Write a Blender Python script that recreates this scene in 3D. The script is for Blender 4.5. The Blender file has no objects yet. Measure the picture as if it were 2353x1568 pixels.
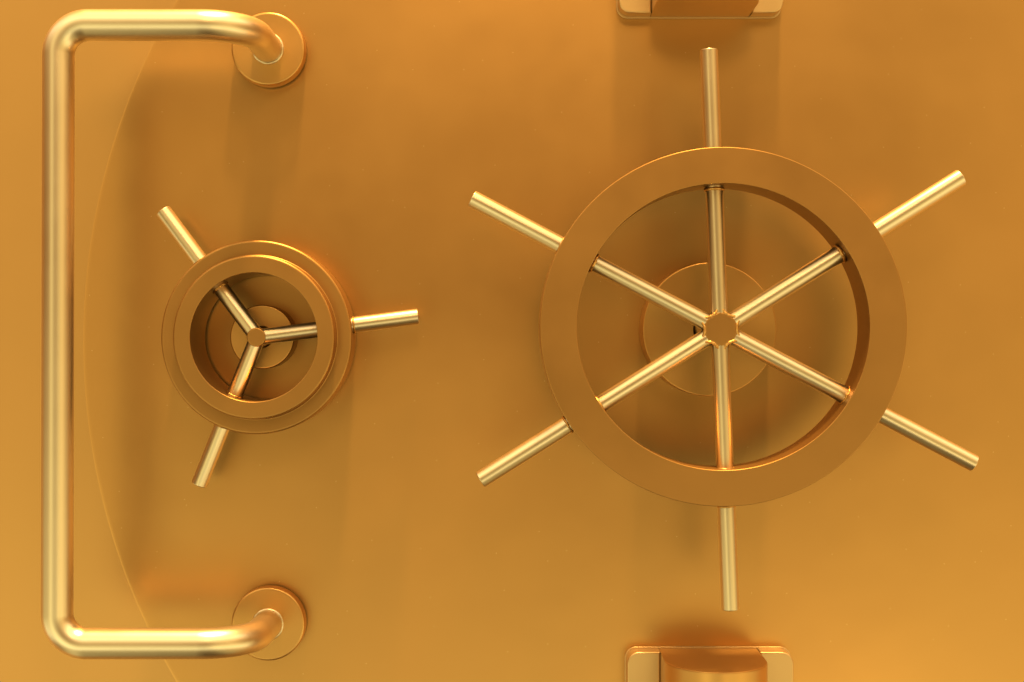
import bpy, bmesh, math, random
from mathutils import Vector, Matrix, noise

random.seed(7)
S = bpy.context.scene
PI = math.pi
R = math.radians

# ------------------------------------------------------------------ camera, world, lamps
# the door face is the plane y = 0, x to the right, z up; heights h are metres out of the door (towards -y)
D = 1.75                      # camera to door, metres
K = 0.57e-3                   # metres on the door per measured unit
CX, CY = 1176.5, 784.0

cam = bpy.data.cameras.new('camera')
cam_o = bpy.data.objects.new('camera', cam)
S.collection.objects.link(cam_o)
cam_o.location = (0, -D, 0)
cam_o.rotation_euler = (R(90), 0, 0)
cam.sensor_width = 36
cam.lens = 36 * D / (2353 * K)
cam.clip_start = 0.05
cam.clip_end = 100
S.camera = cam_o

S.view_settings.view_transform = 'Standard'
S.view_settings.look = 'None'
S.view_settings.gamma = 1
S.view_settings.exposure = -0.38
S.view_settings.use_curve_mapping = False

W = bpy.data.worlds.new('World')
S.world = W
W.use_nodes = True
# the room the metal mirrors: dim orange ahead, a pale bright ceiling, lighter floor and sides
nt = W.node_tree
N, L = nt.nodes, nt.links
bg = N['Background']
tc = N.new('ShaderNodeTexCoord')
sep = N.new('ShaderNodeSeparateXYZ')
L.new(tc.outputs['Generated'], sep.inputs['Vector'])


def room_ramp(axis, stops):
    mr = N.new('ShaderNodeMapRange')
    mr.inputs['From Min'].default_value = -1
    mr.inputs['From Max'].default_value = 1
    L.new(sep.outputs[axis], mr.inputs['Value'])
    r = N.new('ShaderNodeValToRGB')
    r.color_ramp.interpolation = 'EASE'
    while len(r.color_ramp.elements) < len(stops):
        r.color_ramp.elements.new(.5)
    for e, (p, c) in zip(r.color_ramp.elements, sorted(stops)):
        e.position = (p + 1) / 2
        e.color = (*c, 1)
    L.new(mr.outputs['Result'], r.inputs['Fac'])
    return r.outputs['Color']


cz = room_ramp('Z', [(-1, (.03, .010, .001)), (-.66, (.16, .07, .008)), (-.46, (1.75, 1.70, .98)), (-.29, (1.10, 1.02, .44)), (.02, (.19, .052, .0015)),
                     (.19, (.30, .115, .009)), (.42, (.90, .68, .30)), (.60, (2.1, 1.8, 1.2)), (.78, (1.4, 1.10, .62)), (1, (.12, .05, .006))])
cx = room_ramp('X', [(-1, (.03, .010, .001)), (-.7, (.10, .045, .006)), (-.46, (1.05, .98, .44)), (-.17, (.0, .0, .0)), (.18, (.0, .0, .0)), (.44, (.52, .48, .20)), (.56, (.55, .40, .12)),
                     (.74, (.95, .72, .27)), (.90, (.50, .31, .08)), (1, (.06, .026, .003))])
add = N.new('ShaderNodeMix')
add.data_type = 'RGBA'
add.blend_type = 'ADD'
add.inputs['Factor'].default_value = 1
L.new(cz, add.inputs['A'])
L.new(cx, add.inputs['B'])
L.new(add.outputs['Result'], bg.inputs['Color'])
bg.inputs['Strength'].default_value = 1.0


def lamp(name, loc, target, size, power, color, size_y=None):
    l = bpy.data.lights.new(name, 'AREA')
    l.energy = power
    l.color = color
    l.size = size
    if size_y:
        l.shape = 'RECTANGLE'
        l.size_y = size_y
    o = bpy.data.objects.new(name, l)
    S.collection.objects.link(o)
    o.location = loc
    o.rotation_euler = (Vector(target) - Vector(loc)).to_track_quat('-Z', 'Y').to_euler()
    return o


WARM = (1.0, 0.66, 0.24)
lamp('ceiling_lamp', (0.45, -1.25, 9.0), (0.05, 0, 0), 0.50, 2700, WARM)
lamp('ceiling_lamp', (0.30, -2.7, 9.0), (0, 0, 0), 0.7, 640, WARM)
lamp('ceiling_lamp', (0.1, -3.2, 2.05), (0, 0, 0), 0.6, 11, WARM)
lamp('floor_lamp', (1.15, -3.6, -1.6), (0.1, 0, -0.1), 0.8, 3.8, WARM)

S.cycles.max_bounces = 8
S.cycles.glossy_bounces = 1
S.cycles.diffuse_bounces = 1
S.cycles.use_denoising = True
S.cycles.sample_clamp_indirect = 4
S.cycles.caustics_reflective = False

# ------------------------------------------------------------------ helpers


def at(px, py, h):
    """measured position on the photograph and a height out of the door -> a point in metres"""
    f = K * (D - h) / D
    return Vector(((px - CX) * f, -h, (CY - py) * f))


def ln(px, h):
    return px * K * (D - h) / D


def link(name, bm, mat, parent=None, angle=32):
    bm.normal_update()
    bmesh.ops.recalc_face_normals(bm, faces=bm.faces)
    for f in bm.faces:
        f.smooth = True
    ca = R(angle)
    for e in bm.edges:
        if len(e.link_faces) == 2 and e.calc_face_angle(0) > ca:
            e.smooth = False
    me = bpy.data.meshes.new(name)
    bm.to_mesh(me)
    bm.free()
    me.materials.append(mat)
    o = bpy.data.objects.new(name, me)
    S.collection.objects.link(o)
    if parent is not None:
        o.parent = parent
    wn = o.modifiers.new('even_normals', 'WEIGHTED_NORMAL')
    wn.keep_sharp = True
    wn.weight = 100
    return o


def thing(name, label, cat, loc, group=None):
    o = bpy.data.objects.new(name, None)
    o.empty_display_size = 0.05
    S.collection.objects.link(o)
    o.location = loc
    o['label'] = label
    o['category'] = cat
    if group:
        o['group'] = group
    return o


def lathe(prof, n=160, closed=False, bm=None, mtx=None, sx=1.0, sz=1.0, jitter=None):
    """profile of (radius, h) turned round the axis that leaves the door"""
    bm = bm or bmesh.new()
    mtx = mtx or Matrix()
    rings = []
    for k, (r, h) in enumerate(prof):
        if r < 1e-7:
            rings.append([bm.verts.new(mtx @ Vector((0, -h, 0)))])
            continue
        ring = []
        for i in range(n):
            a = 2 * PI * i / n
            rr = r + (jitter(k, a) if jitter else 0)
            ring.append(bm.verts.new(mtx @ Vector((rr * math.cos(a) * sx, -h, rr * math.sin(a) * sz))))
        rings.append(ring)
    m = len(rings)
    for k in range(m if closed else m - 1):
        A, B = rings[k], rings[(k + 1) % m]
        if len(A) == 1 and len(B) == 1:
            continue
        for i in range(n):
            j = (i + 1) % n
            if len(A) == 1:
                bm.faces.new((A[0], B[i], B[j]))
            elif len(B) == 1:
                bm.faces.new((A[i], B[0], A[j]))
            else:
                bm.faces.new((A[i], B[i], B[j], A[j]))
    return bm


def rounded(prof, b, steps=4, closed=False):
    """rounds the corners of a profile; b is one radius or one per point"""
    out = []
    n = len(prof)
    bs = b if isinstance(b, (list, tuple)) else [b] * n
    for i, p in enumerate(prof):
        if (not closed and i in (0, n - 1)) or bs[i] <= 0:
            out.append(p)
            continue
        P = Vector(p)
        A = Vector(prof[i - 1]) - P
        B = Vector(prof[(i + 1) % n]) - P
        t = min(bs[i], A.length * .49, B.length * .49)
        a, c = P + A.normalized() * t, P + B.normalized() * t
        for s in range(steps + 1):
            u = s / steps
            q = a * (1 - u) ** 2 + P * 2 * u * (1 - u) + c * u * u
            out.append((q.x, q.y))
    return out


def tube(path, r, n=48, bm=None):
    """round tube along a list of points; r one radius or one per point"""
    bm = bm or bmesh.new()
    P = [Vector(p) for p in path]
    rs = r if isinstance(r, list) else [r] * len(P)
    T = []
    for i in range(len(P)):
        a = P[min(i + 1, len(P) - 1)] - P[max(i - 1, 0)]
        T.append(a.normalized())
    u = T[0].orthogonal().normalized()
    rings = []
    for i, p in enumerate(P):
        u = (u - T[i] * u.dot(T[i])).normalized()
        v = T[i].cross(u)
        rings.append([bm.verts.new(p + rs[i] * (math.cos(2 * PI * k / n) * u + math.sin(2 * PI * k / n) * v)) for k in range(n)])
    for A, B in zip(rings, rings[1:]):
        for k in range(n):
            j = (k + 1) % n
            bm.faces.new((A[k], A[j], B[j], B[k]))
    bm.faces.new(rings[0])
    bm.faces.new(rings[-1][::-1])
    return bm


def bend_path(pts, rads, steps=24, seg=0.02):
    out = []
    n = len(pts)
    P = [Vector(p) for p in pts]
    for i in range(n):
        if i in (0, n - 1):
            out.append(P[i])
            continue
        A = (P[i - 1] - P[i]).normalized()
        B = (P[i + 1] - P[i]).normalized()
        th = A.angle(B)
        rad = rads[i]
        t = rad / math.tan(th / 2)
        c = P[i] + (A + B).normalized() * (rad / math.sin(th / 2))
        s, e = P[i] + A * t - c, P[i] + B * t - c
        tot = s.angle(e)
        ax = s.cross(e).normalized()
        for k in range(steps + 1):
            out.append(c + Matrix.Rotation(tot * k / steps, 3, ax) @ s)
    res = [out[0]]
    for q in out[1:]:
        d = (q - res[-1]).length
        m = max(1, int(d / seg))
        a = res[-1]
        for k in range(1, m + 1):
            res.append(a.lerp(q, k / m))
    return res


def rod(bm, a, b, r, bevel=0.0012, n=40, extra=None):
    """straight rod with broken end edges; extra = [(distance, radius factor)] swellings"""
    a, b = Vector(a), Vector(b)
    L = (b - a).length
    d = (b - a) / L
    st = [(0, r * .86 if bevel else r), (bevel, r), (L - bevel, r), (L - bevel * .4, r - bevel * .35), (L, r - bevel)]
    return tube([a + d * s for s, _ in st], [q for _, q in st], n, bm)


def weld(bm, c, axis, r, t, seed, amp=0.0006):
    """lumpy weld bead: a ring round a rod"""
    c, axis = Vector(c), Vector(axis).normalized()
    u = axis.orthogonal().normalized()
    v = axis.cross(u)
    n, m = 56, 10
    G = []
    for i in range(n):
        a = 2 * PI * i / n
        e = math.cos(a) * u + math.sin(a) * v
        row = []
        for k in range(m):
            b = 2 * PI * k / m
            q = c + e * (r + t * math.cos(b)) + axis * t * 1.1 * math.sin(b)
            nz = noise.noise(q * 260 + Vector((seed, 0, 0)))
            row.append(bm.verts.new(q + (e * math.cos(b) + axis * math.sin(b)) * amp * nz * 1.6))
        G.append(row)
    for i in range(n):
        for k in range(m):
            bm.faces.new((G[i][k], G[(i + 1) % n][k], G[(i + 1) % n][(k + 1) % m], G[i][(k + 1) % m]))
    return bm


# ------------------------------------------------------------------ materials
GOLD = (0.90, 0.73, 0.50)
SHEET = (0.70, 0.378, 0.118)
RIMC = (0.46, 0.234, 0.070)


def metal(name, color, rough, rough_var=0.05, var_scale=9.0, grain=0.0, grain_scale=(3, 3, 900), bump=0.0, bump_scale=400,
          aniso=0.0, specks=0.0, metallic=1.0, coat=0.0, tone=0.04, wave=0.0):
    m = bpy.data.materials.new(name)
    m.use_nodes = True
    nt = m.node_tree
    N, L = nt.nodes, nt.links
    b = N['Principled BSDF']
    b.inputs['Metallic'].default_value = metallic
    b.inputs['Specular IOR Level'].default_value = 0.1
    b.inputs['Coat Weight'].default_value = coat
    b.inputs['Coat Roughness'].default_value = 0.2
    b.inputs['Anisotropic'].default_value = aniso
    tc = N.new('ShaderNodeTexCoord')
    nz = N.new('ShaderNodeTexNoise')
    nz.inputs['Scale'].default_value = var_scale
    nz.inputs['Detail'].default_value = 6
    nz.inputs['Roughness'].default_value = 0.6
    L.new(tc.outputs['Object'], nz.inputs['Vector'])
    mr = N.new('ShaderNodeMapRange')
    mr.inputs['From Min'].default_value = 0.3
    mr.inputs['From Max'].default_value = 0.7
    mr.inputs['To Min'].default_value = rough - rough_var
    mr.inputs['To Max'].default_value = rough + rough_var
    L.new(nz.outputs['Fac'], mr.inputs['Value'])
    L.new(mr.outputs['Result'], b.inputs['Roughness'])
    # slight patina: large soft patches of a browner gold
    mix = N.new('ShaderNodeMix')
    mix.data_type = 'RGBA'
    mix.inputs['A'].default_value = (*color, 1)
    mix.inputs['B'].default_value = (color[0] * (1 - tone * 2), color[1] * (1 - tone * 3), color[2] * (1 - tone * 3), 1)
    nz2 = N.new('ShaderNodeTexNoise')
    nz2.inputs['Scale'].default_value = var_scale * .45
    nz2.inputs['Detail'].default_value = 4
    L.new(tc.outputs['Object'], nz2.inputs['Vector'])
    L.new(nz2.outputs['Fac'], mix.inputs['Factor'])
    col = mix.outputs['Result']
    if specks:
        sx_ = N.new('ShaderNodeSeparateXYZ')
        L.new(tc.outputs['Object'], sx_.inputs['Vector'])
        cb = N.new('ShaderNodeCombineXYZ')
        L.new(sx_.outputs['X'], cb.inputs['X'])
        L.new(sx_.outputs['Z'], cb.inputs['Y'])
        vo = N.new('ShaderNodeTexVoronoi')
        vo.voronoi_dimensions = '2D'
        vo.inputs['Scale'].default_value = 14
        L.new(cb.outputs['Vector'], vo.inputs['Vector'])
        lt = N.new('ShaderNodeMath')
        lt.operation = 'LESS_THAN'
        lt.inputs[1].default_value = specks
        L.new(vo.outputs['Distance'], lt.inputs[0])
        mx = N.new('ShaderNodeMix')
        mx.data_type = 'RGBA'
        mx.inputs['B'].default_value = (0.95, 0.72, 0.36, 1)
        fm = N.new('ShaderNodeMath')
        fm.operation = 'MULTIPLY'
        fm.inputs[1].default_value = 0.7
        L.new(lt.outputs[0], fm.inputs[0])
        L.new(fm.outputs[0], mx.inputs['Factor'])
        L.new(col, mx.inputs['A'])
        col = mx.outputs['Result']
    L.new(col, b.inputs['Base Color'])
    prev = None
    for kind, s, sc in (('wave', wave, (3.1, 3.1, 3.1)), ('grain', grain, grain_scale), ('bump', bump, (bump_scale,) * 3)):
        if not s:
            continue
        mp = N.new('ShaderNodeMapping')
        mp.inputs['Scale'].default_value = sc
        mp.inputs['Location'].default_value = (3.37, 7.51, 1.23)
        L.new(tc.outputs['Object'], mp.inputs['Vector'])
        n3 = N.new('ShaderNodeTexNoise')
        n3.inputs['Scale'].default_value = 1
        n3.inputs['Detail'].default_value = 3
        L.new(mp.outputs['Vector'], n3.inputs['Vector'])
        bp = N.new('ShaderNodeBump')
        bp.inputs['Strength'].default_value = s
        bp.inputs['Distance'].default_value = 0.004 if kind == 'wave' else 0.0004
        L.new(n3.outputs['Fac'], bp.inputs['Height'])
        if prev:
            L.new(prev.outputs['Normal'], bp.inputs['Normal'])
        prev = bp
    if prev:
        L.new(prev.outputs['Normal'], b.inputs['Normal'])
    return m


M_DOOR = metal('brushed_gold_sheet', SHEET, 0.325, 0.045, 2.6, specks=0.008, metallic=0.87, wave=0.5, tone=0.05)
M_FRAME = metal('brushed_gold_surround', (0.69, 0.385, 0.130), 0.37, 0.04, 3.0, metallic=0.87)
M_TUBE = metal('polished_gold_tube', GOLD, 0.35, 0.025, 10)
M_ROD = metal('polished_gold_rod', (0.82, 0.65, 0.43), 0.325, 0.02, 14)
M_RIM = metal('satin_gold_rim', RIMC, 0.42, 0.05, 8, metallic=0.93)
M_BOSS = metal('satin_gold_boss', SHEET, 0.36, 0.05, 10, metallic=0.95)
M_PLATE = metal('satin_gold_guide', (0.74, 0.48, 0.22), 0.38, 0.05, 10, metallic=0.84)
M_BOLT = metal('turned_gold_bolt', SHEET, 0.34, 0.03, 12, metallic=0.80)
M_WELD = metal('weld_gold', SHEET, 0.38, 0.05, 60, bump=0.2, bump_scale=500)

# ------------------------------------------------------------------ the setting: door leaf and the surround it shuts into
DX, DR = 551 * K, 1537 * K
bm = lathe([(0, 0.0), (DR - .005, 0.0), (DR - .0035, -.000015), (DR - .002, -.00004), (DR - .0008, -.00008), (DR, -.0002), (DR, -.03)], n=360, mtx=Matrix.Translation((DX, 0, 0)))
door = link('vault_door', bm, M_DOOR)
door['kind'] = 'structure'
bm = bmesh.new()
bmesh.ops.create_grid(bm, x_segments=1, y_segments=1, size=2.2, matrix=Matrix.Translation((0, 0.00015, 0)) @ Matrix.Rotation(R(90), 4, 'X'))
wall = link('wall', bm, M_FRAME)
wall['kind'] = 'structure'

# ------------------------------------------------------------------ pull handle
HF = 0.022                    # flange front
HR = 0.149                    # rail centre
TR = ln(35.6, HR)
top_f = at(615.7, 112, HF)
bot_f = at(616.4, 1435, HF)
handle = thing('pull_handle', 'tall gold tubular pull handle bent like a bracket, with a round flange at each end', 'handle',
               (top_f.x, 0, 0))
o = Vector((top_f.x, 0, 0))
zt = at(0, 58, HR).z
zb = at(0, 1479, HR).z
xt = at(134.5, 0, HR).x
xb = at(131.2, 0, HR).x
pts = [Vector((top_f.x, -HF + .004, top_f.z)), Vector((top_f.x, -HR, zt)), Vector((xt, -HR, zt)), Vector((xb, -HR, zb)),
       Vector((bot_f.x, -HR, zb)), Vector((bot_f.x, -HF + .004, bot_f.z))]
path = bend_path([p - o for p in pts], [0, 0.060, 0.036, 0.036, 0.060, 0])
link('grip_tube', tube(path, TR, 72), M_TUBE, handle, 50)
for z in (top_f.z, bot_f.z):
    fr = ln(84.5, HF)
    fl = link('flange', lathe(rounded([(0, HF), (fr, HF), (fr, 0.0045), (fr - .002, 0.004), (fr - .002, 0.0006)],
                                      [0, .0035, .001, .001, 0], 5), 128), M_BOSS, handle, 40)
    fl.location = (0, 0, z)
    wb = link('weld_bead', weld(bmesh.new(), (0, -HF, 0), (0, 1, 0), TR + .0006, 0.0016, z * 10, 0.0003), M_TUBE, fl, 60)

# ------------------------------------------------------------------ large handwheel with six spokes
HB, HBK, HFR, HS = 0.054, 0.111, 0.169, 0.139
wc = at(1662.5, 751.3, HFR)
wheel = thing('handwheel', 'large gold handwheel with six long spokes reaching past its broad flat rim', 'handwheel', (wc.x, 0, wc.z))
ro, ri = ln(417.5, HFR), ln(333, HFR)
SX, SZ = 1.010, 0.990
prof = rounded([(ri, HBK), (ro, HBK), (ro, HFR), (ri, HFR)], .0011, 3, closed=True)
link('rim', lathe(prof, 256, closed=True, sx=SX, sz=SZ), M_RIM, wheel, 34)
RR = ln(20.0, HS)
tips = [ln(q, HS) for q in (656, 643, 644, 650, 645, 662)]
for k in range(6):
    a = R(32.2 + 60 * k)
    d = Vector((math.cos(a), 0, math.sin(a)))
    bm = rod(bmesh.new(), d * .012 + Vector((0, -HS, 0)), d * tips[k] + Vector((0, -HS, 0)), RR)
    sp = link('spoke', bm, M_ROD, wheel, 40)
    sp.location.z = -.0026
    q = 1 / math.sqrt((d.x / SX) ** 2 + (d.z / SZ) ** 2)
    bm = weld(bmesh.new(), d * (ri * q - .0012) + Vector((0, -HS, 0)), d, RR + .0002, .0019, k * 3.1)
    link('weld_bead', bm, M_WELD, sp, 60)
    bm = weld(bmesh.new(), d * (ro * q + .0004) + Vector((0, -HS, 0)), d, RR - .0002, .0013, k * 3.1 + 9, .0005)
    link('weld_bead', bm, M_WELD, sp, 60)
HH = HS + RR + .0002
hr = ln(41, HH)


def hub_edge(k, a):
    c = math.cos(6 * (a - R(32.2)))
    return (-.0022 * (1 - c) / 2 + .0007 * noise.noise(Vector((math.cos(a) * 9, math.sin(a) * 9, 2.0)))) * (1 if k else 0)


hub = link('hub', lathe(rounded([(0, HH), (hr, HH), (hr, HS - RR), (0, HS - RR)], [0, .003, .003, 0], 4), 144, jitter=hub_edge), M_RIM, wheel, 45)
hub.location.z = -.0026
for k in range(6):
    a = R(62.2 + 60 * k)
    d = Vector((math.cos(a), 0, math.sin(a)))
    bm = bmesh.new()
    c = d * (hr - .0022) + Vector((0, -HH + .0012, 0))
    t = Vector((-d.z, 0, d.x))
    pth, rr = [], []
    for i in range(15):
        u = i / 14 * 2 - 1
        pth.append(c + t * u * .0125 + d * (.0052 * u * u) + Vector((0, .0022 * u * u, 0)))
        rr.append((.0021 - .0006 * abs(u)) * (1 + .22 * math.sin(i * 2.3 + k)))
    link('weld_bead', tube(pth, rr, 12, bm), M_WELD, hub, 60)
sr = ln(33, .06)
bc = at(1630.6, 757.5, HB)
link('spindle', lathe([(0, .02), (sr, .02), (sr, HS - RR), (0, HS - RR)], 72), M_ROD, wheel, 40)
br = ln(153.5, HB)
gap = ln(37.5, HB)
pl = link('base_plate', lathe(rounded([(gap, .02), (gap, HB), (br, HB), (br, .0006)], [0, .0006, .0016, 0], 4), 160), M_BOSS, wheel, 40)
pl.location = (bc.x - wc.x, 0, bc.z - wc.z)

# ------------------------------------------------------------------ small handwheel: a drum with three spokes
h1, h2, hb0 = 0.090, 0.072, 0.006
sc = at(582.5, 775.3, h1)
small = thing('handwheel', 'small gold drum handwheel with three spokes and a stepped rim, beside the pull handle', 'handwheel', (sc.x, 0, sc.z))
r_in = ln(147.5, h1)
r_1 = ln(187.5, h1)
r_2 = ln(221.5, h2)
prof = rounded([(r_in, hb0), (r_2 - .003, hb0), (r_2, hb0 + .02), (r_2, h2), (r_1 + .0006, h2 - .0005), (r_1, h1), (r_in, h1)],
               [.001, .001, .01, .0035, .0015, .0032, .0012], 4, closed=True)
link('rim', lathe(prof, 256, closed=True, sx=.992, sz=1.008), M_RIM, small, 40)
ht, hh = 0.046, 0.063
rr_ = ln(18.2, .05)
tip3 = ln(366.5, ht)
for k in range(3):
    a = R(7.5 + 120 * k)
    d = Vector((math.cos(a), 0, math.sin(a)))
    A = Vector((0, -hh, 0)) + d * .004
    B = d * tip3 + Vector((0, -ht, 0))
    sp = link('spoke', rod(bmesh.new(), A, B, rr_), M_ROD, small, 40)
    ax = (B - A).normalized()

    def on(r):
        return A + (B - A) * ((r - .004) / (tip3 - .004))
    bm = weld(bmesh.new(), on(r_in - .001), ax, rr_ + .0001, .0018, k * 2.7 + 40)
    link('weld_bead', bm, M_WELD, sp, 60)
    bm = weld(bmesh.new(), on(r_2 + .0002), ax, rr_ - .0003, .0012, k * 2.7 + 50, .0004)
    link('weld_bead', bm, M_WELD, sp, 60)
hf = hh + rr_ + .0003
hubr = ln(22, hf)
hub = link('hub', lathe(rounded([(0, hf), (hubr, hf), (hubr, .02), (0, .02)], [0, .002, 0, 0], 4), 72), M_RIM, small, 45)
bo = at(602, 774.6, .033)
boss = link('boss', lathe(rounded([(ln(25, .033), .02), (ln(25, .033), .033), (ln(73.5, .033), .033), (ln(73.5, .033), .0006)], [0, .0006, .0022, 0], 4), 112), M_BOSS, small, 40)
boss.location = (bo.x - sc.x, 0, bo.z - sc.z)

# ------------------------------------------------------------------ bolt guides (cut-out plates) and the round bolts that slide in them


def rounded_rect_slot(w, hgt, slot0, slot1, rad, t, bev, slot=True):
    """plate standing on z = 0 and rising to z = hgt, corners rounded at the free (z = 0) edge, slot open to that edge"""
    out = []

    def arc(cx, cz, a0, a1, n=14):
        for i in range(n + 1):
            a = a0 + (a1 - a0) * i / n
            out.append((cx + rad * math.cos(a), cz + rad * math.sin(a)))
    arc(-w / 2 + rad, rad, PI, 1.5 * PI)
    if slot:
        out += [(slot0, 0), (slot0, hgt - .02), (slot1, hgt - .02), (slot1, 0)]
    arc(w / 2 - rad, rad, 1.5 * PI, 2 * PI)
    out += [(w / 2, hgt), (-w / 2, hgt)]
    bm = bmesh.new()
    vs = [bm.verts.new((x, -.0006 if not slot else -.0026, z)) for x, z in out]
    f = bm.faces.new(vs)
    e = bmesh.ops.extrude_face_region(bm, geom=[f])
    top = [v for v in e['geom'] if isinstance(v, bmesh.types.BMVert)]
    for v in top:
        v.co.y = -t
    tops = set(top)
    ed = [x for x in bm.edges if x.verts[0] in tops and x.verts[1] in tops]
    bmesh.ops.bevel(bm, geom=ed, offset=bev, segments=3, affect='EDGES', profile=.5)
    return bm


TP = 0.0255


def guide(px0, px1, s0, s1, py_back, flip, label, blabel):
    cx = ((px0 + px1) / 2)
    c = at(cx, CY, TP).x
    z = (CY - py_back) * K
    w = ln(px1 - px0, TP)
    t = thing('bolt_guide', label, 'bolt guide', (c, 0, z), 'bolt guides above and below the large handwheel')
    bm = rounded_rect_slot(w, .34, ln(s0 - cx, TP), ln(s1 - cx, TP), ln(27, TP), TP, .0022)
    if flip:
        for v in bm.verts:
            v.co.z = -v.co.z
    link('slotted_plate', bm, M_PLATE, t, 34)
    # continuous backing strip behind the slot
    bk = rounded_rect_slot(w + .003, .34, -.001, .001, ln(27, TP), .0030, .0008, slot=False)
    for v in bk.verts:
        v.co.z = (v.co.z - .0018) * (-1 if flip else 1)
    link('backing_plate', bk, M_PLATE, t, 34)
    ax = 0.5 * (ln(s0 - cx, TP) + ln(s1 - cx, TP))
    br_ = ln(s1 - s0, TP) / 2
    bo_ = thing('locking_bolt', blabel, 'bolt', (c + ax, 0, z), 'round locking bolts in the bolt guides')
    hc = .0665
    s = -1 if flip else 1
    rb = br_ - .0001
    bm = bmesh.new()
    prof = [(0, 0), (rb - .0025, 0), (rb - .0008, .0007), (rb, .0025), (rb, .34), (0, .34)]
    rings = []
    for r_, zz in prof:
        if r_ == 0:
            rings.append([bm.verts.new((0, -hc, s * zz))])
            continue
        # round in front, square-backed where it runs through the slot
        sec = [(r_ * math.cos(PI * i / 64), -hc - r_ * math.sin(PI * i / 64)) for i in range(65)]
        sec += [(-r_, -hc * (1 - i / 8) - .0034 * i / 8) for i in range(1, 9)]
        sec += [(-r_ + 2 * r_ * i / 8, -.0034) for i in range(1, 9)]
        sec += [(r_, -.0034 * (1 - i / 8) - hc * i / 8) for i in range(1, 8)]
        rings.append([bm.verts.new((x, y, s * zz)) for x, y in sec])
        n = len(sec)
    for A, B in zip(rings, rings[1:]):
        for i in range(n):
            j = (i + 1) % n
            if len(A) == 1:
                bm.faces.new((A[0], B[i], B[j]))
            elif len(B) == 1:
                bm.faces.new((A[i], B[0], A[j]))
            else:
                bm.faces.new((A[i], B[i], B[j], A[j]))
    link('bolt_shaft', bm, M_BOLT, bo_, 34)
    return t


guide(1422, 1801, 1497, 1729, 41, False, 'gold slotted guide plate cut by the top edge, holding a bolt seen from below',
      'thick round gold bolt with a dark underside in the guide above the large handwheel')
guide(1441.5, 1824, 1517, 1748, 1488.5, True, 'gold slotted guide plate cut by the bottom edge, holding a bolt seen from above',
      'thick round gold bolt with a visible top face in the guide below the large handwheel')
